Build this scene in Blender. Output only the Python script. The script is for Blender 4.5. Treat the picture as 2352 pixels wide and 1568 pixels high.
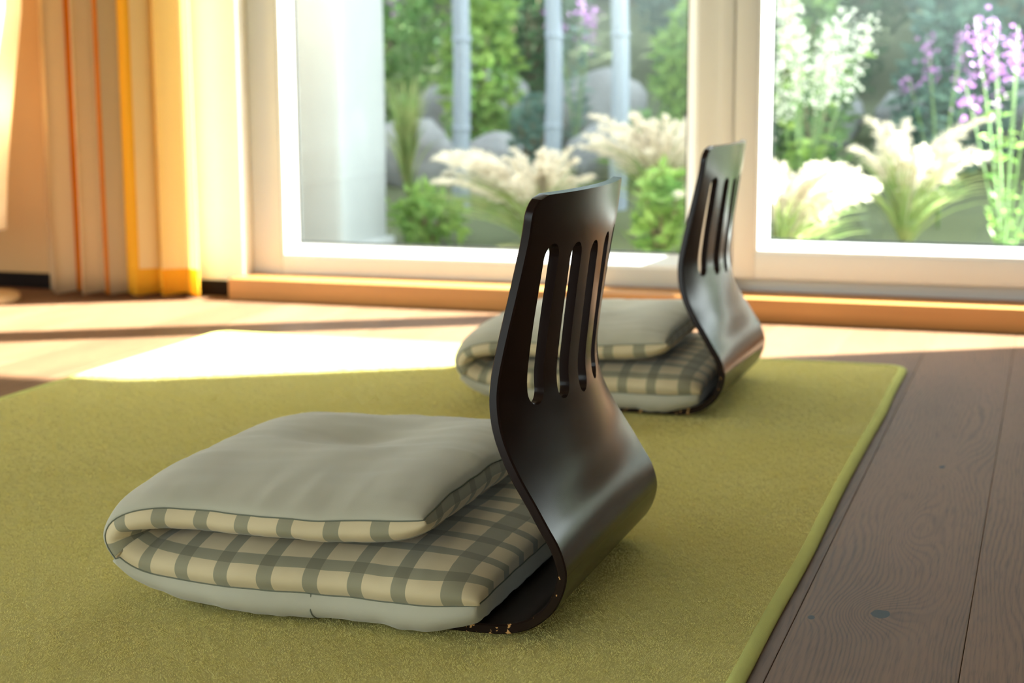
import bpy, bmesh, math, random
import numpy as np
from mathutils import Vector, Matrix, noise, kdtree

for o in list(bpy.data.objects):
    bpy.data.objects.remove(o)
SC = bpy.context.scene
COL = SC.collection
R = math.radians
random.seed(7)
rng = np.random.default_rng(11)

# ------------------------------------------------------------------ camera
# room axes: X along the window wall, Y out through the window, Z up; floor top at z = 0
cam_d = bpy.data.cameras.new('camera')
cam = bpy.data.objects.new('camera', cam_d)
COL.objects.link(cam)
cr, cu, cf = Vector((.948027, .318149, -.005166)), Vector((-.046839, .155594, .98671)), Vector((-.314725, .935185, -.162409))
M = Matrix((cr, cu, -cf)).transposed().to_4x4()
M.translation = Vector((0, 0, .62))
cam.matrix_world = M
cam_d.sensor_width = 36
cam_d.lens = 3700 / 2352 * 36
cam_d.clip_start = .05
cam_d.dof.use_dof = True
cam_d.dof.focus_distance = 1.78
cam_d.dof.aperture_fstop = 5.2
SC.camera = cam

# ------------------------------------------------------------------ sky, sun, exposure
SUN_AZ = R(30)      # direction to the sun, from +X towards +Y
SUN_EL = R(36)
wd = bpy.data.worlds.new('World')
SC.world = wd
wd.use_nodes = True
nt = wd.node_tree
bg = nt.nodes['Background']
sky = nt.nodes.new('ShaderNodeTexSky')
sky.sky_type = 'NISHITA'
sky.sun_disc = False
sky.sun_elevation = SUN_EL
sky.sun_rotation = R(90) - SUN_AZ
sky.dust_density = 2.0
haze = nt.nodes.new('ShaderNodeHueSaturation')      # pale, hazy summer sky
haze.inputs['Saturation'].default_value = .18
nt.links.new(sky.outputs[0], haze.inputs['Color'])
nt.links.new(haze.outputs[0], bg.inputs[0])
bg.inputs[1].default_value = .95

sl = bpy.data.lights.new('sun', 'SUN')
sl.energy = 74
sl.angle = R(.9)
sl.color = (1, .97, .93)
so = bpy.data.objects.new('sun', sl)
COL.objects.link(so)
sd = Vector((math.cos(SUN_EL) * math.cos(SUN_AZ), math.cos(SUN_EL) * math.sin(SUN_AZ), math.sin(SUN_EL)))
so.rotation_euler = sd.to_track_quat('Z', 'Y').to_euler()
so.location = (6, 8, 7)

vs = SC.view_settings
vs.view_transform = 'Standard'
vs.look = 'None'
vs.gamma = 1
vs.use_curve_mapping = False
vs.exposure = 0.0

# ------------------------------------------------------------------ material helpers
def lin(r, g, b):
    f = lambda c: c / 12.92 if c <= .04045 else ((c + .055) / 1.055) ** 2.4
    return (f(r / 255), f(g / 255), f(b / 255), 1)

class NT:
    """small node-tree writer"""
    def __init__(s, name):
        s.m = bpy.data.materials.new(name)
        s.m.use_nodes = True
        s.t = s.m.node_tree
        s.p = s.t.nodes['Principled BSDF']
        s.out = s.t.nodes['Material Output']
    def n(s, kind, **kw):
        nd = s.t.nodes.new('ShaderNode' + kind)
        for k, v in kw.items():
            if k.startswith('_'):
                setattr(nd, k[1:], v)
            else:
                s.set(nd, k, v)
        return nd
    def set(s, nd, key, v):
        i = nd.inputs[int(key[1:])] if key[0] == 'i' and key[1:].isdigit() else nd.inputs[key.replace('__', ' ')]
        if isinstance(v, bpy.types.NodeSocket):
            s.t.links.new(v, i)
        else:
            i.default_value = v
    def math(s, op, a, b=0., c=0., clamp=False):
        nd = s.t.nodes.new('ShaderNodeMath')
        nd.operation = op
        nd.use_clamp = clamp
        for k, v in enumerate((a, b, c)):
            if isinstance(v, bpy.types.NodeSocket):
                s.t.links.new(v, nd.inputs[k])
            else:
                nd.inputs[k].default_value = v
        return nd.outputs[0]
    def mix(s, fac, a, b, mode='MIX'):
        nd = s.t.nodes.new('ShaderNodeMix')
        nd.data_type = 'RGBA'
        nd.blend_type = mode
        for k, v in ((0, fac), (6, a), (7, b)):
            if isinstance(v, bpy.types.NodeSocket):
                s.t.links.new(v, nd.inputs[k])
            else:
                nd.inputs[k].default_value = v
        return nd.outputs[2]
    def ramp(s, fac, stops, interp='LINEAR'):
        nd = s.t.nodes.new('ShaderNodeValToRGB')
        cr_ = nd.color_ramp
        cr_.interpolation = interp
        while len(cr_.elements) < len(stops):
            cr_.elements.new(.5)
        for e, (p, c) in zip(cr_.elements, stops):
            e.position = p
            e.color = c
        s.t.links.new(fac, nd.inputs[0])
        return nd.outputs[0]
    def noise(s, vec, scale, detail=2., rough=.5, dist=0.):
        nd = s.t.nodes.new('ShaderNodeTexNoise')
        if vec is not None:
            s.t.links.new(vec, nd.inputs['Vector'])
        nd.inputs['Scale'].default_value = scale
        nd.inputs['Detail'].default_value = detail
        nd.inputs['Roughness'].default_value = rough
        nd.inputs['Distortion'].default_value = dist
        return nd.outputs[0]
    def coord(s, which='Object'):
        return s.t.nodes.new('ShaderNodeTexCoord').outputs[which]
    def scale(s, vec, xyz):
        nd = s.t.nodes.new('ShaderNodeVectorMath')
        nd.operation = 'MULTIPLY'
        s.t.links.new(vec, nd.inputs[0])
        nd.inputs[1].default_value = xyz
        return nd.outputs[0]
    def xyz(s, vec):
        nd = s.t.nodes.new('ShaderNodeSeparateXYZ')
        s.t.links.new(vec, nd.inputs[0])
        return nd.outputs
    def bump(s, h, strength=.3, dist=.01):
        nd = s.t.nodes.new('ShaderNodeBump')
        nd.inputs['Strength'].default_value = strength
        nd.inputs['Distance'].default_value = dist
        s.t.links.new(h, nd.inputs['Height'])
        s.t.links.new(nd.outputs[0], s.p.inputs['Normal'])
        return nd.outputs[0]
    def fin(s, color=None, rough=None, spec=None, **kw):
        if color is not None:
            s.set(s.p, 'Base Color', color)
        if rough is not None:
            s.set(s.p, 'Roughness', rough)
        if spec is not None:
            s.p.inputs['Specular IOR Level'].default_value = spec
        for k, v in kw.items():
            s.set(s.p, k.replace('_', ' '), v)
        return s.m
    def translucent(s, color, fac, normal=None):
        """mix the principled surface with light passing through thin cloth or a leaf"""
        tr = s.n('BsdfTranslucent', Color=color)
        mx = s.t.nodes.new('ShaderNodeMixShader')
        mx.inputs[0].default_value = fac
        s.t.links.new(s.p.outputs[0], mx.inputs[1])
        s.t.links.new(tr.outputs[0], mx.inputs[2])
        s.t.links.new(mx.outputs[0], s.out.inputs[0])
        return s.m

def plain(name, rgb, rough=.5, spec=.5, var=.06, vscale=8., bump=0., bscale=200., **kw):
    t = NT(name)
    c = t.coord()
    n1 = t.noise(c, vscale, 3)
    k = t.math('MULTIPLY_ADD', n1, 2 * var, 1 - var)
    col = t.mix(1., rgb, t.n('CombineColor', Red=k, Green=k, Blue=k).outputs[0], 'MULTIPLY')
    if bump:
        t.bump(t.noise(c, bscale, 3), bump, .002)
    return t.fin(col, rough, spec, **kw)

# --- oak floor
def mat_floor():
    t = NT('oak_plank')
    pos = t.n('NewGeometry').outputs['Position']
    x, y, z = t.xyz(pos)
    rnd = t.n('ObjectInfo').outputs['Random']
    off = t.n('CombineXYZ', X=t.math('MULTIPLY', rnd, 37.), Y=t.math('MULTIPLY', rnd, 91.), Z=0.).outputs[0]
    va = t.n('VectorMath', i0=pos, i1=off).outputs[0]
    warp = t.noise(t.scale(va, (5., .8, 1)), 1., 2.)
    fine = t.noise(t.scale(va, (40., 14., 1)), 1., 2.)
    g = t.math('MULTIPLY_ADD', warp, .16, x)
    g = t.math('MULTIPLY_ADD', fine, .0045, g)
    spot = None
    for (kx, ky, rx, ry, amp, sp) in KNOTS:
        dx = t.math('DIVIDE', t.math('SUBTRACT', x, kx), rx)
        dy = t.math('DIVIDE', t.math('SUBTRACT', y, ky), ry)
        r2 = t.math('ADD', t.math('MULTIPLY', dx, dx), t.math('MULTIPLY', dy, dy))
        e = t.math('EXPONENT', t.math('MULTIPLY', r2, -1.))
        g = t.math('MULTIPLY_ADD', e, amp, g)
        r = t.math('MULTIPLY_ADD', fine, 6., t.math('MULTIPLY', r2, sp))
        m = t.math('LESS_THAN', r, 3.55)
        spot = m if spot is None else t.math('MAXIMUM', spot, m)
    ph = t.math('FRACT', t.math('MULTIPLY', g, 150.))
    line = t.math('SMOOTH_MIN', ph, t.math('SUBTRACT', 1., ph), .1)
    line = t.math('SUBTRACT', 1., t.math('MULTIPLY', line, 3.2), clamp=True)
    pore = t.noise(t.scale(va, (420., 16., 1)), 1., 2., .6)
    pore = t.math('MULTIPLY', t.math('SUBTRACT', pore, .5, clamp=True), 4., clamp=True)
    big = t.noise(t.scale(va, (9., 1.5, 1)), 1., 3.)
    base = t.mix(big, lin(138, 101, 73), lin(116, 84, 60))
    tone = t.math('MULTIPLY_ADD', rnd, .3, .82)
    base = t.mix(1., base, t.n('CombineColor', Red=tone, Green=tone, Blue=tone).outputs[0], 'MULTIPLY')
    d = t.math('ADD', t.math('MULTIPLY', t.math('MULTIPLY', line, t.math('MULTIPLY', big, big)), 1.25), t.math('MULTIPLY', pore, .4), clamp=True)
    col = t.mix(d, base, lin(62, 44, 32))
    col = t.mix(spot, col, lin(42, 50, 52))
    t.bump(t.math('SUBTRACT', 1., d), .12, .001)
    return t.fin(col, .58, .2)

# knots of the plank beside the rug: centre, reach across and along, pull on the grain, spot size
KNOTS = [(-.172, 1.845, .045, .06, .05, 14.), (-.150, 2.60, .03, .07, .03, 30.), (-.243, 1.805, .012, .02, .008, 6.),
         (-.165, 2.22, .03, .14, .035, 4000.)]
MF = mat_floor()

def mat_rug(name, dark=1.):
    t = NT(name)
    c = t.n('NewGeometry').outputs['Position']
    n1 = t.noise(c, 7., 3)
    n2 = t.noise(c, 160., 3, .6)
    col = t.mix(n1, lin(238, 226, 148), lin(244, 232, 164))
    col = t.mix(t.math('MULTIPLY', n2, .5), col, lin(204, 190, 88))
    t.fin(col, .95, .1)
    return t.translucent(col, .42)
M_RUG = mat_rug('lime_pile')
M_HEM = plain('lime_hem', lin(196, 194, 112), .9, .1, .08, 30., .3, 500.)

def mat_lacquer():
    t = NT('dark_lacquered_plywood')
    c = t.coord()
    grain = t.noise(t.scale(c, (6., 60., 6.)), 1., 4., .6)
    col = t.mix(grain, lin(27, 17, 13), lin(38, 24, 18))
    x, y, z = t.xyz(c)
    # side rims of the bent board, where the lacquer is knocked off
    taper = t.n('MapRange', Value=z, _interpolation_type='SMOOTHSTEP')
    for k, v in zip(('From Min', 'From Max', 'To Min', 'To Max'), (.08, .46, .21, .181)):
        taper.inputs[k].default_value = v
    edge = t.math('GREATER_THAN', t.math('ABSOLUTE', y), t.math('SUBTRACT', taper.outputs[0], .0017))
    low = t.math('MULTIPLY', t.math('SUBTRACT', .16, z), 1.6, clamp=True)
    ch = t.noise(c, 90., 3., .6)
    ch = t.math('GREATER_THAN', t.math('ADD', ch, t.math('MULTIPLY', low, .5)), .735)
    chip = t.math('MULTIPLY', edge, ch)
    col = t.mix(chip, col, lin(200, 150, 92))
    t.bump(grain, .04, .001)
    r = t.math('MULTIPLY_ADD', t.noise(c, 30., 3), .05, .205)
    return t.fin(col, r, .22)
M_CHAIR = mat_lacquer()

def weave(t, uv, k):
    a = t.n('TexWave', Vector=t.scale(uv, (k, k, k)), Scale=1., Distortion=.6, _bands_direction='X').outputs[1]
    b = t.n('TexWave', Vector=t.scale(uv, (k, k, k)), Scale=1., Distortion=.6, _bands_direction='Y').outputs[1]
    return t.math('ADD', a, b)

def mat_sage():
    t = NT('sage_cotton')
    uv = t.coord('UV')
    w = t.noise(t.scale(uv, (900., 900., 1.)), 1., 2.)
    n1 = t.noise(uv, 14., 3)
    col = t.mix(n1, lin(188, 180, 156), lin(174, 167, 144))
    t.bump(w, .12, .001)
    return t.fin(col, .9, .15, Sheen_Weight=.2)
M_SAGE = mat_sage()

def mat_plaid():
    t = NT('sage_check_cotton')
    uv = t.coord('UV')
    x, y, z = t.xyz(uv)
    def stripe(v, off, half=.165):
        f = t.math('FRACT', t.math('DIVIDE', t.math('ADD', v, off), .0545))
        d = t.math('ABSOLUTE', t.math('SUBTRACT', f, .5))
        return t.math('SMOOTHSTEP', d, half + .012, half - .012) if False else t.math('LESS_THAN', d, half)
    s1 = stripe(x, 5.012)
    s2 = stripe(y, 5.4322)
    both = t.math('MULTIPLY', s1, s2)
    any_ = t.math('MAXIMUM', s1, s2)
    n1 = t.noise(uv, 20., 3)
    cream = t.mix(n1, lin(214, 193, 152), lin(202, 181, 141))
    col = t.mix(any_, cream, lin(148, 140, 112))
    col = t.mix(both, col, lin(126, 119, 94))
    w = t.noise(t.scale(uv, (900., 900., 1.)), 1., 2.)
    t.bump(w, .12, .001)
    return t.fin(col, .9, .15, Sheen_Weight=.2)
M_PLAID = mat_plaid()
M_PIPE = plain('dark_sage_thread', lin(112, 112, 94), .9, .1)

M_WHITE = plain('white_plaster', lin(240, 236, 228), .9, .1, .03, 6., .2, 150.)
M_OCHRE = plain('ochre_plaster', lin(212, 168, 116), .9, .1, .05, 4., .2, 150.)
M_WALNUT = plain('brown_wall_paint', lin(118, 92, 70), .85, .15, .05)
M_CEIL = plain('ceiling_paint', lin(240, 238, 232), .95, .1, .02)
M_FRAME = plain('cream_painted_frame', lin(210, 208, 202), .45, .4, .02, 5.)
M_BEAD = plain('white_glazing_bead', lin(240, 240, 238), .4, .4, .02, 5.)
M_GASK = plain('grey_rubber', lin(70, 76, 78), .6, .3)
M_BASEB = plain('black_skirting', lin(30, 21, 16), .7, .1, .1)
M_BLACK = plain('black_metal', lin(30, 28, 26), .4, .5)
M_SUB = plain('screed', lin(120, 110, 100), .9, .1)

def mat_sill():
    t = NT('oiled_oak')
    c = t.coord()
    g = t.noise(t.scale(c, (1.2, 40., 40.)), 1., 4., .6)
    col = t.mix(g, lin(206, 148, 84), lin(176, 116, 58))
    t.bump(g, .05, .001)
    return t.fin(col, .5, .35)
M_SILL = mat_sill()

def mat_glass():
    t = NT('window_glass')
    bf = t.n('NewGeometry').outputs['Backfacing']
    fr = t.n('Fresnel', IOR=t.math('MULTIPLY_ADD', bf, 1 / 1.5 - 1.5, 1.5))     # same reflectance on both faces of the pane
    tr = t.n('BsdfTransparent', Color=(.93, .985, .975, 1))
    gl = t.n('BsdfGlossy', Color=(1, 1, 1, 1), Roughness=.0)
    mx = t.t.nodes.new('ShaderNodeMixShader')
    t.t.links.new(fr.outputs[0], mx.inputs[0])
    t.t.links.new(tr.outputs[0], mx.inputs[1])
    t.t.links.new(gl.outputs[0], mx.inputs[2])
    t.t.links.new(mx.outputs[0], t.out.inputs[0])
    return t.m
M_GLASS = mat_glass()

# ------------------------------------------------------------------ mesh helpers
def tag(o, label=None, cat=None, group=None, kind=None):
    if label: o['label'] = label
    if cat: o['category'] = cat
    if group: o['group'] = group
    if kind: o['kind'] = kind
    return o

def empty(name, loc=(0, 0, 0), parent=None):
    o = bpy.data.objects.new(name, None)
    o.empty_display_size = .05
    o.location = loc
    COL.objects.link(o)
    if parent: o.parent = parent
    return o

def link(name, me, mat, parent=None, loc=None, smooth=None):
    o = bpy.data.objects.new(name, me)
    if mat is not None and not me.materials:
        me.materials.append(mat)
    COL.objects.link(o)
    if parent: o.parent = parent
    if loc is not None: o.location = loc
    if smooth is not None:
        me.shade_smooth()
        if smooth: me.set_sharp_from_angle(angle=R(smooth))
    return o

def mesh_from(name, verts, faces):
    me = bpy.data.meshes.new(name)
    me.from_pydata([tuple(v) for v in verts], [], faces)
    me.update()
    return me

def box_mesh(name, x0, x1, y0, y1, z0, z1, bev=0.):
    bm = bmesh.new()
    bmesh.ops.create_cube(bm, size=1.)
    for v in bm.verts:
        v.co = Vector((x0 if v.co.x < 0 else x1, y0 if v.co.y < 0 else y1, z0 if v.co.z < 0 else z1))
    if bev:
        bmesh.ops.bevel(bm, geom=list(bm.edges), offset=bev, segments=2, affect='EDGES', profile=.5)
    me = bpy.data.meshes.new(name)
    bm.to_mesh(me)
    bm.free()
    return me

def box(name, x0, x1, y0, y1, z0, z1, mat, parent=None, bev=0.):
    """box whose origin is the middle of its base; coordinates are in the parent's frame"""
    cx, cy = (x0 + x1) / 2, (y0 + y1) / 2
    me = box_mesh(name, x0 - cx, x1 - cx, y0 - cy, y1 - cy, 0, z1 - z0, bev)
    return link(name, me, mat, parent, (cx, cy, z0), 35 if bev else None)

def prism(name, poly, axis, a0, a1, mat, parent=None):
    """polygon swept along an axis. axis 'x': poly is (y,z); axis 'z': poly is (x,y)"""
    n = len(poly)
    vs_ = []
    for a in (a0, a1):
        for p, q in poly:
            vs_.append((a, p, q) if axis == 'x' else (p, q, a))
    fs = [tuple(range(n)), tuple(range(2 * n - 1, n - 1, -1))]
    for i in range(n):
        j = (i + 1) % n
        fs.append((i, i + n, j + n, j))
    me = mesh_from(name, vs_, fs)
    bm = bmesh.new(); bm.from_mesh(me)
    bmesh.ops.recalc_face_normals(bm, faces=bm.faces)
    bm.to_mesh(me); bm.free()
    return link(name, me, mat, parent)

def lathe_mesh(name, prof, seg=32):
    vs_, fs = [], []
    for r, z in prof:
        for k in range(seg):
            a = 2 * math.pi * k / seg
            vs_.append((r * math.cos(a), r * math.sin(a), z))
    for i in range(len(prof) - 1):
        for k in range(seg):
            k2 = (k + 1) % seg
            fs.append((i * seg + k, i * seg + k2, (i + 1) * seg + k2, (i + 1) * seg + k))
    fs.append(tuple(range(seg - 1, -1, -1)))
    fs.append(tuple((len(prof) - 1) * seg + k for k in range(seg)))
    return mesh_from(name, vs_, fs)

def tube_arrays(pts, rad, seg=6, base=0, closed=False):
    pts = [Vector(p) for p in pts]
    n = len(pts)
    vs_, fs = [], []
    for i, p in enumerate(pts):
        if closed:
            t = pts[(i + 1) % n] - pts[i - 1]
        else:
            t = pts[min(i + 1, n - 1)] - pts[max(i - 1, 0)]
        t.normalize()
        s = t.cross(Vector((.13, .31, .94)))
        if s.length < 1e-4: s = t.cross(Vector((1, 0, 0)))
        s.normalize()
        q = s.cross(t)
        r = rad(i / max(1, n - 1)) if callable(rad) else rad
        for k in range(seg):
            a = 2 * math.pi * k / seg
            vs_.append(p + s * (r * math.cos(a)) + q * (r * math.sin(a)))
    m = n if closed else n - 1
    for i in range(m):
        for k in range(seg):
            k2 = (k + 1) % seg
            i2 = (i + 1) % n
            fs.append((base + i * seg + k, base + i * seg + k2, base + i2 * seg + k2, base + i2 * seg + k))
    if not closed:
        fs.append(tuple(base + k for k in range(seg - 1, -1, -1)))
        fs.append(tuple(base + (n - 1) * seg + k for k in range(seg)))
    return vs_, fs

def copy_tree(o, parent=None):
    c = o.copy()
    COL.objects.link(c)
    if parent: c.parent = parent
    for ch in [k for k in o.children]:
        copy_tree(ch, c)
    return c

def spline(P, n):
    """Catmull-Rom resampled to n points evenly by length"""
    P = [Vector(p) for p in P]
    P = [2 * P[0] - P[1]] + P + [2 * P[-1] - P[-2]]
    out = []
    for i in range(1, len(P) - 2):
        for k in range(24):
            t = k / 24
            a, b, c, d = P[i - 1], P[i], P[i + 1], P[i + 2]
            out.append(.5 * ((2 * b) + (c - a) * t + (2 * a - 5 * b + 4 * c - d) * t * t + (3 * b - a - 3 * c + d) * t ** 3))
    out.append(P[-2])
    L = [0]
    for i in range(1, len(out)): L.append(L[-1] + (out[i] - out[i - 1]).length)
    res = []
    j = 0
    for k in range(n):
        s = L[-1] * k / (n - 1)
        while j < len(L) - 2 and L[j + 1] < s: j += 1
        u = (s - L[j]) / max(1e-9, L[j + 1] - L[j])
        res.append(out[j].lerp(out[j + 1], min(1, max(0, u))))
    return res, L[-1]

def sstep(a, b, x):
    t = min(1, max(0, (x - a) / (b - a)))
    return t * t * (3 - 2 * t)

# ------------------------------------------------------------------ room shell
XL, XR, YB, YW, ZC = -4.2, 2.6, -1.8, 4.104, 2.55
floor = box('floor', XL, XR, YB, YW + .02, -.12, -.015, M_SUB)
tag(floor, kind='structure')
PW = .1915
cache = {}
col_i = 0
x = -.07 - PW * 22
while x < XR + PW:
    x0, x1 = max(x, XL), min(x + PW, XR)
    if x1 - x0 > .03:
        if abs(x + .0) < .4 and x > -.5:
            cuts = [YB, .35 + .4 * ((col_i * 7) % 3) / 3, YW]
        else:
            s = YB - 2.2 * ((col_i * .381) % 1)
            cuts = [YB]
            while s < YW - .3:
                s += 2.2
                if YB + .3 < s < YW - .3: cuts.append(s)
            cuts.append(YW)
        for y0, y1 in zip(cuts[:-1], cuts[1:]):
            key = (round(x1 - x0, 4), round(y1 - y0, 4))
            if key not in cache:
                w, l = key
                cache[key] = box_mesh('plank', -w / 2 + .0003, w / 2 - .0003, .0003, l - .0003, -.015, 0, .0009)
                cache[key].materials.append(MF)
            p = bpy.data.objects.new('plank', cache[key])
            COL.objects.link(p)
            p.parent = floor
            p.location = ((x0 + x1) / 2 - floor.location.x, y0 - floor.location.y, 0 - floor.location.z)
    x += PW
    col_i += 1

ceil_ = box('ceiling', XL - .2, XR + .2, YB - .2, YW + .3, ZC, ZC + .15, M_CEIL); tag(ceil_, kind='structure')
wl = box('wall_left', XL - .2, XL, 2.9, YW + .3, -.12, ZC, M_OCHRE); tag(wl, kind='structure')
wl2 = box('trim_11', XL - .2, XL, YB - .2, -1.2, -.12, ZC, M_WHITE); tag(wl2, kind='structure')
wl3 = box('trim_12', XL - .2, XL, -1.2, 2.9, 2.35, ZC, M_WHITE); tag(wl3, kind='structure')
wl4 = box('trim_13', XL - .2, XL, -1.2, 2.9, -.12, .1, M_WHITE); tag(wl4, kind='structure')
w4 = empty('fill_window_4', (XL - .1, 0, .1)); tag(w4, kind='structure')  # unseen side window, added to let in fill light
for a0, a1 in ((-1.2, -1.12), (.15, .23), (1.47, 1.55), (2.82, 2.9)):
    box('frame_post', -.04, .04, a0, a1, 0, 2.25, M_FRAME, w4)
for a0, a1 in ((-1.12, .15), (.23, 1.47), (1.55, 2.82)):
    box('frame_rail', -.04, .04, a0, a1, 0, .08, M_FRAME, w4)
    box('frame_rail', -.04, .04, a0, a1, 2.17, 2.25, M_FRAME, w4)
    box('pane', -.004, .004, a0, a1, .08, 2.17, M_GLASS, w4)
wr = box('wall_right', XR, XR + .2, YB - .2, YW + .3, -.12, ZC, M_WALNUT); tag(wr, kind='structure')
WT = 2.28           # window head height
wb = box('wall_back', XL, -2.45, YW, YW + .3, -.12, ZC, M_OCHRE); tag(wb, kind='structure')
pier = box('trim_1', -2.45, -2.19, YW, YW + .3, -.12, ZC, M_WHITE); tag(pier, kind='structure')
wrp = box('trim_2', .93, XR, YW, YW + .3, -.12, ZC, M_WHITE); tag(wrp, kind='structure')
lint = box('trim_3', -2.19, .93, YW, YW + .3, WT, ZC, M_WHITE); tag(lint, kind='structure')
found = box('trim_4', -2.19, .93, YW + .02, YW + .3, -.12, .0, M_SUB); tag(found, kind='structure')
bb = box('baseboard_back', XL, -2.2, YW - .016, YW, 0, .045, M_BASEB, bev=.002); tag(bb, kind='structure')
bb2 = box('baseboard_right', .95, XR, YW - .016, YW, 0, .045, M_BASEB, bev=.002); tag(bb2, kind='structure')
# room side behind the camera: wall with an unseen window added for fill light
wf1 = box('wall_front', XL, -3.2, YB - .2, YB, -.12, ZC, M_WHITE); tag(wf1, kind='structure')
wf2 = box('trim_5', 1.6, XR, YB - .2, YB, -.12, ZC, M_WHITE); tag(wf2, kind='structure')
wf3 = box('trim_6', -3.2, 1.6, YB - .2, YB, 2.3, ZC, M_WHITE); tag(wf3, kind='structure')
wf4 = box('trim_7', -3.2, 1.6, YB - .2, YB, -.12, .1, M_WHITE); tag(wf4, kind='structure')
w3 = empty('fill_window_3', (0, YB - .1, .1)); tag(w3, kind='structure')
for a0, a1 in ((-3.2, -3.12), (-1.66, -1.58), (-.02, .06), (1.52, 1.6)):
    box('frame_post', a0, a1, -.04, .04, 0, 2.2, M_FRAME, w3)
box('frame_rail', -3.12, 1.52, -.04, .04, 0, .08, M_FRAME, w3)
box('frame_rail', -3.12, 1.52, -.04, .04, 2.12, 2.2, M_FRAME, w3)
for a0, a1 in ((-3.12, -1.66), (-1.58, -.02), (.06, 1.52)):
    box('pane', a0, a1, -.004, .004, .08, 2.12, M_GLASS, w3)

# ------------------------------------------------------------------ windows in the garden wall
FB = 4.16           # inner face of the fixed frame
GB = 4.212          # glass
def window(name, xl, xr, zb, zt, fl, fr_, fb, ft, face, back, beadw=.034, depth=.05, gx=.0):
    """one glazed unit: outer rectangle xl..xr, zb..zt; rail widths; bevelled white beads; pane"""
    w = empty(name, (0, 0, 0)); tag(w, kind='structure')
    il, ir, ib, it = xl + fl, xr - fr_, zb + fb, zt - ft
    box('frame_stile', xl, il, face, back, zb, zt, M_FRAME, w, .002)
    box('frame_stile', ir, xr, face, back, zb, zt, M_FRAME, w, .002)
    box('frame_rail', il, ir, face, back, zb, ib, M_FRAME, w, .002)
    box('frame_rail', il, ir, face, back, it, zt, M_FRAME, w, .002)
    g = face + depth
    pl, pr, pb, pt = il + beadw, ir - beadw, ib + beadw, it - beadw
    prism('glazing_bead', [(il, face + .004), (il, g), (pl, g), (il + .008, face + .004)], 'z', ib, it, M_BEAD, w)
    prism('glazing_bead', [(ir, face + .004), (ir - .008, face + .004), (pr, g), (ir, g)], 'z', ib, it, M_BEAD, w)
    prism('glazing_bead', [(face + .004, ib), (g, ib), (g, pb), (face + .004, ib + .008)], 'x', pl - .02, pr + .02, M_BEAD, w)
    prism('glazing_bead', [(face + .004, it), (face + .004, it - .008), (g, pt), (g, it)], 'x', pl - .02, pr + .02, M_BEAD, w)
    for a0, a1, c0, c1 in ((pl, pl + .004, pb, pt), (pr - .004, pr, pb, pt)):
        box('gasket', a0, a1, g, g + .004, c0, c1, M_GASK, w)
    box('gasket', pl + .004, pr - .004, g, g + .004, pb, pb + .005, M_GASK, w)
    box('gasket', pl + .004, pr - .004, g, g + .004, pt - .004, pt, M_GASK, w)
    box('pane', il + .004, ir - .004, g + .004, g + .012, ib + .004, it - .004, M_GLASS, w)
    return w
# fixed left light and, nearer the room, the opening right sash
w1 = window('window_1', -2.188, -.79, .062, WT, .092, .098, .05, .08, FB, FB + .09, .036, .046)
w2 = window('window_2', -.788, .90, .098, WT, .058, .075, .066, .08, FB - .014, FB + .08, .03, .05)
thr = box('trim_8', -.788, .90, FB + .03, FB + .09, .03, .097, M_FRAME); tag(thr, kind='structure')
trm = box('trim_9', -.83, -.792, FB - .012, FB, .062, WT, M_FRAME, None, .004); tag(trm, kind='structure')
jamb = box('trim_10', .902, .93, FB, FB + .09, .06, WT, M_FRAME); tag(jamb, kind='structure')

sill = box('window_sill', -2.205, .945, 4.034, 4.2, 0, .06, M_SILL, None, .003)
tag(sill, 'low oiled oak sill board running under both garden windows', 'window sill')

# ------------------------------------------------------------------ rug
RX0, RX1, RY0, RY1, RZ = -1.925, -.277, 1.04, 3.462, .010
rug = empty('rug', ((RX0 + RX1) / 2, (RY0 + RY1) / 2, 0))
tag(rug, 'lime green short pile rug lying on the brown plank floor', 'rug')
def rug_outline(inset, n=26, rc_=.045):
    pts = []
    x0, x1, y0, y1 = RX0 + inset, RX1 - inset, RY0 + inset, RY1 - inset
    r = rc_ - inset * .6
    def wob(x, y):
        return .0045 * noise.noise(Vector((x * 2.2, y * 3.1, 4.)))
    for cx, cy, a0 in ((x1 - r, y1 - r, 0), (x0 + r, y1 - r, 90), (x0 + r, y0 + r, 180), (x1 - r, y0 + r, 270)):
        for k in range(9):
            a = R(a0 + 90 * k / 8)
            pts.append((cx + r * math.cos(a), cy + r * math.sin(a)))
        nx = pts[-1]
        a = R(a0 + 90)
        d = (-math.sin(a), math.cos(a))
        L = (x1 - x0 - 2 * r) if a0 in (0, 180) else (y1 - y0 - 2 * r)
        for k in range(1, n):
            pts.append((nx[0] + d[0] * L * k / n, nx[1] + d[1] * L * k / n))
    return [(x + wob(x, y), y + wob(y, x + 9)) for x, y in pts]
rcx, rcy = rug.location.x, rug.location.y
def ring_mesh(name, rings, cap=True):
    vs_, fs = [], []
    n = len(rings[0])
    for rg in rings: vs_ += rg
    for i in range(len(rings) - 1):
        for k in range(n):
            k2 = (k + 1) % n
            fs.append((i * n + k, i * n + k2, (i + 1) * n + k2, (i + 1) * n + k))
    if cap: fs.append(tuple((len(rings) - 1) * n + k for k in range(n)))
    return mesh_from(name, vs_, fs)
def rr(inset, z): return [(x - rcx, y - rcy, z) for x, y in rug_outline(inset)]
hem = ring_mesh('hem', [rr(.002, .0005), rr(-.001, .003), rr(-.0008, .0065), rr(.003, .0098), rr(.009, .0108), rr(.015, .010), rr(.0175, .0075)], False)
link('hem', hem, M_HEM, rug, smooth=60)
base = ring_mesh('backing', [rr(.014, .0005), rr(.015, .0085)])
link('backing', base, M_RUG, rug)
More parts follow.
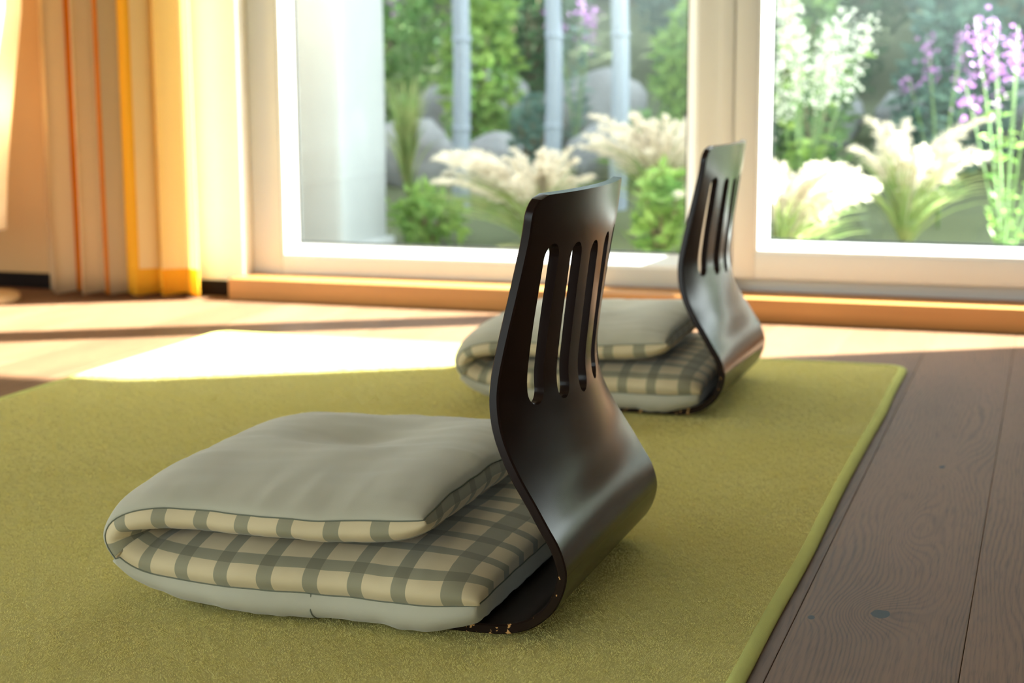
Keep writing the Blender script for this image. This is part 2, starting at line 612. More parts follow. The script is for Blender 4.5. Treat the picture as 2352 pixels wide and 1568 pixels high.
# pile: tufts, dense near the camera
def pile(n, y0, y1, w, h):
    x = rng.uniform(RX0 + .016, RX1 - .016, n) - rcx
    y = rng.uniform(y0, y1, n) - rcy
    fx = np.sin(x * 9 + 2 * np.sin(y * 5)) + .6 * np.sin(x * 23 + y * 17)
    fy = np.cos(y * 8 + 1.5 * np.sin(x * 6)) + .6 * np.cos(x * 19 - y * 27)
    fx2 = np.sin(x * 140 + 3 * np.sin(y * 95)); fy2 = np.cos(y * 150 + 3 * np.sin(x * 105))
    lx = .35 * fx + .45 * fx2 + rng.normal(0, .45, n)
    ly = .35 * fy + .45 * fy2 + rng.normal(0, .45, n)
    a = rng.uniform(0, math.pi, n)
    hh = h * rng.uniform(.75, 1.15, n) * (1 + .12 * fx2 * fy2)
    dx, dy = np.cos(a) * w / 2, np.sin(a) * w / 2
    z0 = np.full(n, .006)
    v = np.empty((n, 3, 3))
    v[:, 0] = np.stack([x - dx, y - dy, z0], 1)
    v[:, 1] = np.stack([x + dx, y + dy, z0], 1)
    v[:, 2] = np.stack([x + lx * hh * .95, y + ly * hh * .95, z0 + hh * .66], 1)
    return v.reshape(-1, 3)
V = np.concatenate([pile(560000, 1.25, 2.1, .0023, .0060), pile(170000, 2.1, 2.75, .0042, .0066), pile(60000, 2.75, RY1 - .016, .007, .0068)])
me = bpy.data.meshes.new('pile')
nv = len(V)
me.vertices.add(nv); me.vertices.foreach_set('co', V.astype(np.float32).ravel())
me.loops.add(nv); me.loops.foreach_set('vertex_index', np.arange(nv, dtype=np.int32))
me.polygons.add(nv // 3); me.polygons.foreach_set('loop_start', np.arange(0, nv, 3, dtype=np.int32))
me.update(calc_edges=True)
po = link('pile', me, M_RUG, rug); tag(po, kind='stuff')

# ------------------------------------------------------------------ floor chairs
CW = .42
PROF = [(.0455, .494), (.0512, .4516), (.0578, .4189), (.0645, .3859), (.071, .3527), (.0765, .3195), (.0798, .2909), (.0790, .2672),
        (.0740, .2414), (.0645, .2159), (.0505, .1883), (.0330, .1588), (.0190, .1339), (.0085, .1157), (.0020, .0980), (.0, .0830),
        (.0045, .0640), (.0145, .0460), (.0310, .0310), (.0480, .0225), (.0700, .0178), (.1000, .0165), (.16, .0165), (.27, .0165), (.40, .0185)]
THK = .0112
def build_chair(name, loc, label, rz=0.):
    root = empty(name, loc)
    root.rotation_euler.z = rz
    tag(root, label, 'floor chair', 'legless floor chairs on the rug')
    N = 190
    pts, L = spline([(-s, 0, z - .012) for s, z in PROF], N)       # forward is -X; local z=0 is the rug top
    crest = max(range(N), key=lambda i: pts[i].x)
    rows = []
    # extra short rows at the top for the rounded corners
    def half_w(i, s):
        z = pts[i].z
        h = CW / 2 - .029 * sstep(.08, .46, z) if i < crest else CW / 2 - .012 * sstep(.2, .42, -pts[i].x)
        r = .026
        d = min(s, L - s)
        if d < r: h -= r - math.sqrt(max(0, r * r - (r - d) ** 2))
        return h
    def sag(i):
        if i >= crest: return 0.
        z = pts[i].z
        return .036 * sstep(.09, .25, z) - .010 * sstep(.28, .48, z)
    T = [k / 20 for k in range(-20, 21)]
    for i in range(N):
        s = L * i / (N - 1)
        t_ = (pts[min(i + 1, N - 1)] - pts[max(i - 1, 0)]).normalized()
        n_ = Vector((t_.z, 0, -t_.x))                               # towards the sitter / up from the seat
        h = half_w(i, s)
        e = .0016
        ring = []
        for k in T:
            t = k * (h - e)
            ring.append((t, THK / 2))
        ring += [(h, THK / 2 - e), (h, -THK / 2 + e)]
        for k in reversed(T):
            ring.append((k * (h - e), -THK / 2))
        ring += [(-h, -THK / 2 + e), (-h, THK / 2 - e)]
        g = sag(i)
        row = []
        hw0 = CW / 2 - .02
        for t, o in ring:
            bend = g * (1 - min(1.3, (t / hw0) ** 2))
            p = pts[i] + n_ * o
            row.append(Vector((p.x + bend, t, p.z)))
        rows.append(row)
    def part(nm, r0, r1):
        vs_ = [v for rw in rows[r0:r1 + 1] for v in rw]
        n = len(rows[0])
        fs = []
        m = r1 - r0
        for i in range(m):
            for k in range(n):
                k2 = (k + 1) % n
                fs.append((i * n + k, i * n + k2, (i + 1) * n + k2, (i + 1) * n + k))
        # end caps as quad strips between the two faces
        for b in (0, m * n):
            for k in range(40):
                q = (b + k, b + k + 1, b + 82 + 1 - k, b + 82 + 2 - k)
                fs.append(q if b else q[::-1])
            for q in ((40, 41, 42, 43), (84, 85, 0, 83)):
                pass
            fs.append(tuple(b + j for j in (40, 41, 42, 43)))
            fs.append(tuple(b + j for j in (83, 84, 85, 0)))
        me_ = mesh_from(nm, vs_, fs)
        bm = bmesh.new(); bm.from_mesh(me_)
        bmesh.ops.recalc_face_normals(bm, faces=bm.faces)
        bm.to_mesh(me_); bm.free()
        return me_
    back_me = part('backrest', 0, crest)
    # five upright slots with round ends
    tmp = bpy.data.objects.new('tmp_back', back_me); COL.objects.link(tmp)
    bm = bmesh.new()
    for j in range(-2, 3):
        yc = j * .0645
        w = .0165
        z0, z1 = .236 + .004 * abs(j), .418 + .004 * abs(j)
        poly = []
        for k in range(13):
            a = math.pi * k / 12
            poly.append((yc + w * math.cos(a), z1 - w + w * math.sin(a)))
        for k in range(13):
            a = math.pi + math.pi * k / 12
            poly.append((yc + w * math.cos(a), z0 + w + w * math.sin(a)))
        f0 = [bm.verts.new((-.2, p, q)) for p, q in poly]
        f1 = [bm.verts.new((.1, p, q)) for p, q in poly]
        n = len(poly)
        bm.faces.new(f0); bm.faces.new(f1[::-1])
        for k in range(n):
            bm.faces.new((f0[k], f1[k], f1[(k + 1) % n], f0[(k + 1) % n]))
    bmesh.ops.recalc_face_normals(bm, faces=bm.faces)
    cme = bpy.data.meshes.new('cut'); bm.to_mesh(cme); bm.free()
    cut = bpy.data.objects.new('tmp_cut', cme); COL.objects.link(cut)
    md = tmp.modifiers.new('b', 'BOOLEAN'); md.operation = 'DIFFERENCE'; md.solver = 'EXACT'; md.object = cut
    bpy.context.view_layer.update()
    dg = bpy.context.evaluated_depsgraph_get()
    slotted = bpy.data.meshes.new_from_object(tmp.evaluated_get(dg))
    bpy.data.objects.remove(tmp); bpy.data.objects.remove(cut)
    slotted.name = 'backrest'
    slotted.materials.clear()
    link('backrest', slotted, M_CHAIR, root, smooth=22)
    link('seat', part('seat', crest, N - 1), M_CHAIR, root, smooth=22)
    return root
RUGTOP = .0122
chair = build_chair('floor_chair', (-.486, 1.8185, RUGTOP), 'dark lacquered bentwood floor chair with slotted back, nearest the camera')
chair2 = copy_tree(chair)
chair2.location = (-.549, 3.02, RUGTOP)
chair2['label'] = 'dark bentwood floor chair with slotted back, farther away near the window'

# ------------------------------------------------------------------ folded cushions
def build_cushion(name, loc, label):
    root = empty(name, loc)
    tag(root, label, 'cushion', 'folded seat pads on the floor chairs')
    # path of the seam level, local x forward is negative, z from the rug top
    P = [(-.010, 0, .040), (-.07, 0, .036), (-.16, 0, .0345), (-.27, 0, .034), (-.36, 0, .034), (-.415, 0, .037), (-.452, 0, .052), (-.468, 0, .080),
         (-.455, 0, .106), (-.42, 0, .121), (-.36, 0, .1255), (-.27, 0, .1265), (-.18, 0, .128), (-.115, 0, .133), (-.072, 0, .139)]
    NP, NQ = 230, 120
    path, L = spline(P, NP)
    HW = .252
    def frame(i):
        t = (path[min(i + 1, NP - 1)] - path[max(i - 1, 0)]).normalized()
        return t, Vector((t.z, 0, -t.x)) * 1.
    def hw(i):
        e = min(i, NP - 1 - i) / (NP - 1) * L
        f = abs(i / (NP - 1) - .5) * 2
        return HW - .012 * math.exp(-e / .02) + .004 * math.sin(i * .11) - .006 * math.exp(-((f) / .12) ** 2)
    def pos(i, q, side):
        """q in -1..1, side +1 outer cover, -1 inner cover"""
        t, n = frame(i)
        # outward from the fold: down on the lower half, up on the upper half
        if (i < NP / 2 and n.z > 0 and abs(n.x) < .7) or (i > NP / 2 and n.z < 0 and abs(n.x) < .7): n = -n
        if abs(n.x) >= .7 and n.x > 0: n = -n
        s = i / (NP - 1) * L
        e = min(s, L - s)
        up = i > NP / 2
        mid = math.exp(-((s - L / 2) / .085) ** 2)
        ge = (1 - (1 - min(1, e / .075)) ** 2.2) ** .55 if e < .075 else 1.
        gq = max(0, 1 - abs(q) ** 3.0) ** .58 if side > 0 else max(0, 1 - abs(q) ** (5.5 + 4 * mid)) ** (.47 - .05 * mid)
        g = ge * gq
        h = hw(i)
        qq = q
        y = qq * h
        w = Vector((s * 9, y * 9, 3. if up else 8.))
        if side > 0:
            T = (.042 if not up else .030) * (1 - mid) + .024 * mid
            if not up: g = ge ** .6 * max(0, 1 - abs(q) ** 11) ** .36
            T *= 1 + .16 * noise.noise(w)
            # light creases running in from the edges
            T += .0040 * noise.noise(Vector((s * 42, y * 10, 1.7))) * (abs(q) ** 3) + .0022 * noise.noise(Vector((s * 14 + y * 9, y * 30 - s * 6, 4.1)))
            if up:
                T -= .019 * math.exp(-(((s - L * .78) / .075) ** 2 + ((y - .05) / .07) ** 2))
        else:
            T = (.052 if not up else .044) * (1 - mid) + .037 * mid
            T *= 1 + .07 * noise.noise(w + Vector((5, 2, 0)))
            T += .0042 * noise.noise(Vector((s * 34, y * 22, 5.))) * (.12 + mid)
        out = .016 * g * (1 - g) * 4 * (1 if side < 0 else .35) * (1 - .6 * mid)
        # puckers where the two covers are sewn together
        T += (.0030 * noise.noise(Vector((s * 60, 3.3 * side, 7.))) * math.exp(-(1 - abs(q)) * h / .035)
              + .0040 * noise.noise(Vector((y * 60, 5.1 * side, 2.))) * math.exp(-e / .04))
        p = path[i] + n * (side * T * g)
        p.z += .0022 * noise.noise(Vector((s * 20, (1 if q > 0 else -1) * 4., 6.))) * abs(q) ** 5 + (.003 * noise.noise(Vector((y * 22, 9., 1. if up else 5.))) - .004 * abs(q) ** 8) * math.exp(-e / .03)
        p.y = y + (1 if q > 0 else -1) * out * abs(q)
        # pad end bulges the same way
        if e < .05:
            endd = Vector((1, 0, 0))
            p += endd * (.010 * ge * (1 - ge) * 4 * (1 if side < 0 else .4))
        # sag of the near and far rims on the upper half
        if up: p.z -= .006 * abs(q) ** 4
        else: p.z += .002 * abs(q) ** 6
        # the bottom lies flat on the seat board, and on the rug in front of it
        lo = .0138 if p.x > -.335 else max(.0015, .0138 - (-.335 - p.x) * .35)
        lo = lo + (.0015 - lo) * sstep(.212, .224, abs(p.y + .0075))
        if p.z < lo: p.z = lo + .0004 * noise.noise(w * 4)
        # halves press against each other
        if side < 0 and abs(p.x) < .47:
            gap = .0915
            k = sstep(.25, .6, g) * (1 - mid)
            if not up and p.z > gap - .0005: p.z += (gap - .0005 - p.z) * k
            if up and p.z < gap + .0005: p.z += (gap + .0005 - p.z) * k
        p.z += .0015 * noise.noise(Vector((p.x * 6, p.y * 6, 2.2))) * (1 if up else .0)
        return p
    qs = []
    for k in range(NQ + 1):
        u = -1 + 2 * k / NQ
        qs.append(math.copysign(1 - (1 - abs(u)) ** 1.7, u))
    # end rows closer together
    idx = list(range(NP))
    def surf(nm, side, mat):
        vs_, uv = [], []
        for i in idx:
            for q in qs:
                vs_.append(pos(i, q, side))
            row = vs_[-len(qs):]
            d = 0.
            for k in range(len(qs)):
                if k: d += (row[k] - row[k - 1]).length
                uv.append((i / (NP - 1) * L, d))          # cloth distance from the near seam
        n = len(qs)
        fs = []
        for i in range(len(idx) - 1):
            for k in range(n - 1):
                f = (i * n + k, i * n + k + 1, (i + 1) * n + k + 1, (i + 1) * n + k)
                fs.append(f if side > 0 else f[::-1])
        me_ = mesh_from(nm, vs_, fs)
        ul = me_.uv_layers.new(name='UVMap')
        li = np.empty(len(me_.loops), dtype=np.int32)
        me_.loops.foreach_get('vertex_index', li)
        ul.data.foreach_set('uv', np.array(uv, dtype=np.float32)[li].ravel())
        return link(nm, me_, mat, root, smooth=0)
    o1 = surf('outer_cover', 1, M_SAGE)
    o2 = surf('inner_cover', -1, M_PLAID)
    per = [(i, 1.) for i in range(NP)] + [(NP - 1, q) for q in reversed(qs[1:-1])] + [(i, -1.) for i in reversed(range(NP))] + [(0, q) for q in qs[1:-1]]
    pts = []
    for i, q in per:
        p = (pos(i, q, 1) + pos(i, q, -1)) / 2
        d = Vector((0, math.copysign(.0006, q) if abs(q) == 1 else 0, 0)) + (Vector((.0006, 0, 0)) if i in (0, NP - 1) else Vector())
        pts.append(p + d)
    pts2 = pts[::2]
    vs_, fs = tube_arrays(pts2, .0009, 5, 0, True)
    link('seam_piping', mesh_from('seam_piping', vs_, fs), M_PIPE, o1, smooth=0)
    # short placket where the cover opens, on the near lower edge
    c = []
    i0 = min(range(NP // 2), key=lambda i: abs(path[i].x + .205))
    for k in range(9):
        q = -1 + .10 * k / 8
        p = pos(i0, q, 1); t, n = frame(i0)
        c.append(p + Vector((0, -.0006, -.0004)))
    vs_, fs = tube_arrays(c, .0008, 5)
    link('cover_opening', mesh_from('cover_opening', vs_, fs), M_PIPE, o1, smooth=0)
    return root
cush = build_cushion('seat_cushion', (-.565, 1.826, RUGTOP), 'folded sage cushion with checked inside, on the nearest floor chair')
cush2 = copy_tree(cush)
cush2.location = (-.588, 3.055, RUGTOP)
cush2.rotation_euler.z = R(1.5)
cush2['label'] = 'folded sage cushion with checked inside, on the farther floor chair by the window'

# ------------------------------------------------------------------ curtains
def mat_curtain(name, stops, hem_col=None, hem_h=.085):
    t = NT(name)
    uv = t.coord('UV')
    x, y, z = t.xyz(uv)
    col = t.ramp(x, stops, 'CONSTANT')
    if hem_col:
        hm = t.math('LESS_THAN', y, hem_h)
        col = t.mix(hm, col, hem_col)
    k = t.noise(t.scale(uv, (400., 400., 1.)), 1., 2.)
    t.bump(k, .1, .001)
    t.fin(col, .9, .1)
    return t.translucent(col, .42)
CREAM, ORANGE, YELLOW = lin(238, 214, 172), lin(226, 134, 30), lin(250, 196, 60)
M_CUR1 = mat_curtain('orange_striped_curtain_cloth', [(0, CREAM), (.34, ORANGE), (.46, CREAM), (.74, ORANGE), (.84, lin(214, 190, 150))])  # last tan stop paints in the shade of a fold valley
M_CUR2 = mat_curtain('yellow_striped_curtain_cloth', [(0, YELLOW), (.2, lin(250, 226, 170)), (.36, lin(222, 180, 96)), (.46, lin(252, 232, 178)), (.9, lin(232, 196, 120))], lin(246, 190, 56))
def curtain(name, x0, x1, y0, y1, folds, amp, mat, label, seed):
    root = empty(name, ((x0 + x1) / 2, (y0 + y1) / 2, 0))
    tag(root, label, 'curtain', 'curtains beside the garden window')
    cx, cy = root.location.x, root.location.y
    NU, NZ = 120, 40
    vs_, uv, fs = [], [], []
    for j in range(NZ + 1):
        z = .012 + (2.44 - .012) * j / NZ
        fl_ = 1 - .06 * (z / 2.4)
        for i in range(NU + 1):
            u = i / NU
            ph = u * folds * 2 * math.pi + seed + .5 * math.sin(u * 9 + seed) + .15 * math.sin(z * 1.3 + u * 4)
            a = amp * (.75 + .25 * math.sin(u * 13 + seed)) * (1 - .12 * z / 2.4)
            x = x0 + (x1 - x0) * u
            x = (x - cx) * fl_ + .35 * a * math.sin(2 * ph)
            y = y0 + (y1 - y0) * u - cy + a * math.sin(ph)
            zz = z + (.004 * math.sin(ph * 1.0) if j == 0 else 0)
            vs_.append((x, y, zz)); uv.append((u, z))
    for j in range(NZ):
        for i in range(NU):
            b = j * (NU + 1) + i
            fs.append((b, b + 1, b + NU + 2, b + NU + 1))
    me_ = mesh_from('cloth', vs_, fs)
    ul = me_.uv_layers.new(name='UVMap')
    li = np.empty(len(me_.loops), dtype=np.int32); me_.loops.foreach_get('vertex_index', li)
    ul.data.foreach_set('uv', np.array(uv, dtype=np.float32)[li].ravel())
    o = link('cloth', me_, mat, root, smooth=0)
    sm = o.modifiers.new('t', 'SOLIDIFY'); sm.thickness = .0012
    # gathered heading and rings above
    box('heading_tape', x0 - cx, x1 - cx, -.012, .012, 2.43, 2.47, M_WHITE, root)
    for k in range(5):
        rx = x0 - cx + (x1 - x0) * (k + .5) / 5
        pr = [(rx, 3.99 - cy + .018 * math.cos(a), 2.485 + .018 * math.sin(a)) for a in np.linspace(0, 2 * math.pi, 16, endpoint=False)]
        v2, f2 = tube_arrays(pr, .002, 5, 0, True)
        link('ring', mesh_from('ring', v2, f2), M_BLACK, root, smooth=0)
    return root
curtain('curtain', -2.755, -2.505, 3.955, 3.985, 3.2, .03, M_CUR1, 'cream curtain with orange stripes hanging nearest the floor lamp', .4)
curtain('curtain', -2.50, -2.275, 3.985, 4.03, 2.6, .026, M_CUR2, 'sunlit yellow and cream curtain with yellow hem beside the window frame', 2.2)
rod_v, rod_f = tube_arrays([(-2.95, 3.99, 2.487), (-2.2, 3.99, 2.487), (.6, 3.99, 2.487)], .011, 12)
rod = link('curtain_rod', mesh_from('curtain_rod', rod_v, rod_f), M_BLACK, None, smooth=40)
tag(rod, 'black metal curtain rod above the garden windows', 'curtain rod')
for xx in (-2.9, .5):
    box('bracket', xx - .008, xx + .008, 3.985, YW, 2.47, 2.504, M_BLACK, rod)

# ------------------------------------------------------------------ floor lamp
lamp = empty('floor_lamp', (-2.868, 3.785, 0))
tag(lamp, 'floor lamp with glowing orange trumpet shade beside the curtain', 'floor lamp')
M_LBASE = plain('turned_wood', lin(190, 150, 100), .5, .4, .1, 20.)
t = NT('warm_paper_shade')
c_ = t.coord()
pc = t.mix(t.noise(c_, 12., 3), lin(255, 247, 230), lin(255, 243, 220))
t.fin(pc, .8, .2)
M_SHADE = t.translucent(pc, .6)
t = NT('warm_bulb')
t.fin((1, .8, .5, 1), .5)
t.p.inputs['Emission Color'].default_value = (1, .80, .52, 1)
t.p.inputs['Emission Strength'].default_value = 34
M_BULB = t.m
link('base', lathe_mesh('base', [(.118, 0), (.122, .006), (.12, .018), (.112, .024), (.02, .026)], 40), M_LBASE, lamp, smooth=40)
v_, f_ = tube_arrays([(0, 0, .024), (0, 0, .3)], .010, 12)
link('pole', mesh_from('pole', v_, f_), M_BLACK, lamp, smooth=40)
def shell(name, prof, seg=40, th=.0015):
    pr = [(r, z) for r, z in prof] + [(r - th, z) for r, z in reversed(prof)]
    vs_, fs = [], []
    for r, z in pr:
        for k in range(seg):
            a = 2 * math.pi * k / seg
            vs_.append((r * math.cos(a), r * math.sin(a), z))
    n = len(pr)
    for i in range(n):
        for k in range(seg):
            k2 = (k + 1) % seg
            fs.append((i * seg + k, i * seg + k2, ((i + 1) % n) * seg + k2, ((i + 1) % n) * seg + k))
    return mesh_from(name, vs_, fs)
sp = [(.094, .205), (.097, .26), (.102, .33), (.110, .41), (.121, .50), (.135, .60), (.150, .70), (.164, .80), (.172, .92), (.174, 1.05), (.168, 1.2), (.155, 1.35), (.14, 1.48)]
link('shade', shell('shade', sp), M_SHADE, lamp, smooth=0)
v_, f_ = tube_arrays([(0, 0, .3), (0, 0, 1.0)], .008, 10)
stem = link('stem', mesh_from('stem', v_, f_), M_BLACK, lamp, smooth=40)
for zz in (.55, .95):
    bl = link('bulb', lathe_mesh('bulb', [(.004, -.04), (.016, -.03), (.03, 0), (.03, .02), (.018, .042), (.004, .05)], 20), M_BULB, stem, (.045, 0, zz), smooth=0)

# ------------------------------------------------------------------ garden
M_GRASSB = plain('blade_green', lin(120, 160, 84), .6, .3, .2, 3.)
def mat_leaf(name, c1, c2, tr=.3, sc=9.):
    t = NT(name)
    c = t.n('NewGeometry').outputs['Position']
    rn = t.noise(c, sc, 3)
    col = t.mix(t.math('MULTIPLY_ADD', rn, 2.4, -.7, clamp=True), c1, c2)
    t.fin(col, .55, .35)
    return t.translucent(col, tr)
M_LEAF = [mat_leaf('deep_green_leaf', lin(46, 84, 62), lin(84, 124, 76)), mat_leaf('mid_green_leaf', lin(70, 116, 72), lin(124, 158, 84)),
          mat_leaf('blue_green_leaf', lin(64, 102, 98), lin(112, 142, 126)), mat_leaf('fresh_green_leaf', lin(104, 152, 78), lin(164, 192, 100))]
M_BLADE = mat_leaf('grass_blade', lin(132, 164, 96), lin(186, 190, 132), .35, 12.)
M_PLUME = mat_leaf('pale_plume', lin(232, 222, 204), lin(246, 238, 224), .4, 20.)
M_PURPLE = mat_leaf('purple_floret', lin(164, 104, 184), lin(196, 140, 204), .3, 40.)
M_WFLOW = mat_leaf('white_floret', lin(226, 232, 216), lin(244, 246, 236), .3, 40.)
M_YFLOW = mat_leaf('yellow_floret', lin(232, 206, 90), lin(240, 220, 120), .3, 40.)
M_BARK = plain('bark', lin(120, 104, 84), .85, .2, .2, 20.)
M_STEM = plain('green_stem', lin(120, 150, 96), .6, .3, .1)
M_SOIL = plain('garden_soil', lin(96, 104, 80), .95, .1, .2, 3., .5, 30.)
M_PAVE = plain('terrace_stone', lin(86, 84, 80), .85, .2, .1, 3., .3, 60.)
M_PLAST = plain('rough_white_render', lin(150, 155, 157), .92, .1, .07, 5., .6, 40.)
M_POLE = plain('silvery_bamboo', lin(142, 154, 170), .5, .4, .08, 6.)
def mat_rock():
    t = NT('grey_boulder')
    c = t.coord()
    n1 = t.noise(c, 3., 5, .6)
    n2 = t.noise(c, 18., 4)
    col = t.mix(n1, lin(112, 118, 126), lin(178, 182, 186))
    col = t.mix(t.math('MULTIPLY', n2, .5), col, lin(120, 112, 104))
    t.bump(n2, .6, .02)
    return t.fin(col, .9, .2)
M_ROCK = mat_rock()

ter = box('ground', XL - 6, XR + 4, YW + .31, 5.0, -.2, -.06, M_PAVE); tag(ter, kind='structure')
# planted bank rising away from the terrace
def bank_z(x, y):
    return -.08 + .34 * sstep(5.2, 8.2, y) + .9 * sstep(7.8, 11.5, y) + .05 * noise.noise(Vector((x, y, 0)))
nx_, ny_ = 60, 34
vs_, fs = [], []
for j in range(ny_ + 1):
    for i in range(nx_ + 1):
        X = -10 + 15 * i / nx_; Y = 5.0 + 8 * j / ny_
        vs_.append((X, Y, bank_z(X, Y)))
for j in range(ny_):
    for i in range(nx_):
        b = j * (nx_ + 1) + i
        fs.append((b, b + 1, b + nx_ + 2, b + nx_ + 1))
bank = link('garden_bank', mesh_from('garden_bank', vs_, fs), M_SOIL, None, smooth=0); tag(bank, kind='structure')

pil = empty('pillar', (-2.62, 5.3, -.06))
tag(pil, 'rough white rendered pillar outside the left window', 'pillar')
me_ = box_mesh('shaft', -.29, .29, -.2, .2, 0, 2.9, .025)
bm = bmesh.new(); bm.from_mesh(me_)
bmesh.ops.subdivide_edges(bm, edges=bm.edges[:], cuts=6, use_grid_fill=True)
for v in bm.verts: v.co += Vector(noise.noise_vector(v.co * 5)) * .006
bm.to_mesh(me_); bm.free()
link('shaft', me_, M_PLAST, pil, smooth=50)
box('plinth', -.31, .31, -.22, .22, 0, .1, M_PLAST, pil, .01)

def pole(x, y, top, r, label):
    z0 = bank_z(x, y) - .03
    root = empty('garden_pole', (x, y, z0))
    tag(root, label, 'pole', 'upright poles in the garden')
    n = 12
    pts = [(.006 * math.sin(k * 1.3 + x), 0, top * k / n) for k in range(n + 1)]
    v, f = tube_arrays(pts, lambda u: r * (1 - .15 * u), 12)
    cane = link('cane', mesh_from('cane', v, f), M_POLE, root, smooth=50)
    for k in range(1, 7):
        zz = top * k / 7
        link('node', lathe_mesh('node', [(r * .9, -.012), (r * 1.12, -.004), (r * 1.12, .004), (r * .9, .012)], 14), M_POLE, cane, (.006 * math.sin(zz / top * n * 1.3 + x), 0, zz), smooth=0)
    return root
pole(-2.41, 6.5, 2.6, .039, 'silvery garden pole nearest the white pillar')
pole(-2.0, 6.5, 2.6, .036, 'silvery garden pole between two others, middle of the row')
pole(-1.715, 6.5, 2.6, .038, 'silvery garden pole nearest the thick window post')

def leaves_mesh(name, centers, size, spread_up=.2, narrow=.42):
    """each leaf: a folded pointed blade of two quads"""
    n = len(centers)
    c = np.asarray(centers)
    d = rng.normal(0, 1, (n, 3)); d[:, 2] = d[:, 2] * .5 + spread_up
    d /= np.linalg.norm(d, axis=1)[:, None]
    s = np.cross(d, rng.normal(0, 1, (n, 3))); s /= np.linalg.norm(s, axis=1)[:, None]
    nn = np.cross(s, d)
    L = size * rng.uniform(.6, 1.3, n)[:, None]
    w = L * narrow
    v = np.empty((n, 6, 3))
    v[:, 0] = c
    v[:, 1] = c + d * L * .45 + s * w * .5 + nn * w * .15
    v[:, 2] = c + d * L - nn * L * .12
    v[:, 3] = c + d * L * .45 - s * w * .5 + nn * w * .15
    v[:, 4] = c + d * L * .5
    v[:, 5] = c + d * L * .75 - nn * L * .04
    f = []
    for i in range(n):
        b = 6 * i
        f += [(b, b + 4, b + 1), (b + 1, b + 4, b + 2), (b, b + 3, b + 4), (b + 4, b + 3, b + 2)]
    me_ = bpy.data.meshes.new(name)
    me_.from_pydata(v.reshape(-1, 3).tolist(), [], f)
    me_.update()
    return me_

def shrub(x, y, rx, rz, mat, label, n=1300, size=.07, z0=None, name='shrub', group='shrubs on the garden bank', lift=.0):
    zb = bank_z(x, y) if z0 is None else z0
    root = empty(name, (x, y, zb))
    tag(root, label, 'shrub', group)
    u = rng.normal(0, 1, (n, 3)); u /= np.linalg.norm(u, axis=1)[:, None]
    rr_ = rng.uniform(.35, 1, n) ** .5
    # lumpy crown
    lob = .94 + .2 * np.sin(u[:, 0] * 5 + x * 3) * np.cos(u[:, 2] * 4 + y * 2) + .1 * np.sin(u[:, 1] * 9 + x)
    p = u * (rr_ * lob)[:, None] * np.array([rx, rx, rz])
    p[:, 2] += rz * .95 + lift
    p[:, 2] = np.maximum(p[:, 2], .02)
    link('foliage', leaves_mesh('foliage', p, size), mat, root)
    vs_, fs = [], []
    for k in range(7):
        a = 2 * math.pi * k / 7 + x
        e = (rx * .7 * math.cos(a), rx * .7 * math.sin(a), rz * 1.3 + lift)
        v, f = tube_arrays([(0, 0, -.03), (e[0] * .3, e[1] * .3, e[2] * .4), e], lambda q: .012 * (1 - .7 * q), 5, len(vs_))
        vs_ += v; fs += f
    link('stems', mesh_from('stems', vs_, fs), M_BARK, root, smooth=0)
    return root

SHRUBS = [
    (-5.0, 8.7, .60, .60, 0, 'dark green shrub farthest left behind the white pillar'),
    (-3.78, 8.6, .46, .56, 1, 'rounded mid green shrub just right of the white pillar'),
    (-2.95, 9.05, .38, .52, 0, 'dark green shrub behind the pole nearest the pillar'),
    (-1.98, 9.35, .36, .50, 2, 'blue green shrub behind the middle garden pole'),
    (-1.2, 9.1, .40, .56, 0, 'dark green shrub behind the thick window post'),
    (-.35, 8.9, .40, .56, 2, 'blue green shrub behind the white flower spikes'),
    (.5, 9.0, .40, .66, 0, 'dark green shrub behind the purple flowers'),
    (1.5, 8.7, .55, .66, 1, 'mid green shrub at the right end of the bank'),
    (-3.95, 7.4, .26, .34, 1, 'small mid green shrub low on the bank beside the pillar'),
    (-2.72, 7.6, .20, .46, 3, 'upright fresh green shrub left of the leftmost pole'),
    (-1.62, 7.5, .19, .42, 3, 'bright yellow green shrub high between the right hand poles'),
    (-.42, 7.25, .26, .40, 2, 'low blue green shrub behind the right hand plume grass'),
    (-1.1, 7.3, .24, .50, 1, 'mid green shrub behind the thick window post, low on the bank'),
    (.3, 7.2, .28, .42, 1, 'mid green shrub low on the bank at the right window edge'),
]
for (x, y, rx, rz, m, lb) in SHRUBS:
    shrub(x, y, rx, rz, M_LEAF[m], lb, n=int(3400 * rx + 600), size=.08)
# low cover plants between the boulders and grasses
for (x, y, rx, rz, m, lb) in [(-3.0, 6.15, .17, .13, 1, 'low green cushion plant at the foot of the white pillar'),
                              (-2.35, 5.95, .15, .12, 3, 'low bright green cushion plant left of the plume grasses'),
                              (-1.3, 5.5, .09, .2, 3, 'low fresh green plant in front of the thick window post'),
                              (-2.2, 6.85, .11, .22, 2, 'small blue green plant between the left hand poles'),
                              (-1.72, 6.9, .13, .18, 1, 'small mid green plant at the foot of the rightmost pole'),
                              (-.95, 6.75, .14, .30, 1, 'small mid green plant behind the white flower spikes')]:
    shrub(x, y, rx, rz, M_LEAF[m], lb, n=420, size=.06, name='cover_plant', group='low plants in the garden')
# taller trees filling the slope behind
for k, (x, lb) in enumerate([(-6.6, 'tall dark tree at the far left of the slope'), (-4.7, 'tall dark tree behind the white pillar'), (-2.8, 'tall dark tree behind the leftmost poles'), (-.9, 'tall dark tree behind the window post'), (1.0, 'tall dark tree at the far right of the slope')]):
    t_ = shrub(x, 10.9, .72, 1.0, M_LEAF[(k % 2) * 2], lb, n=3000, size=.13, name='tree', group='trees on the slope', lift=.2)
    t_['category'] = 'tree'
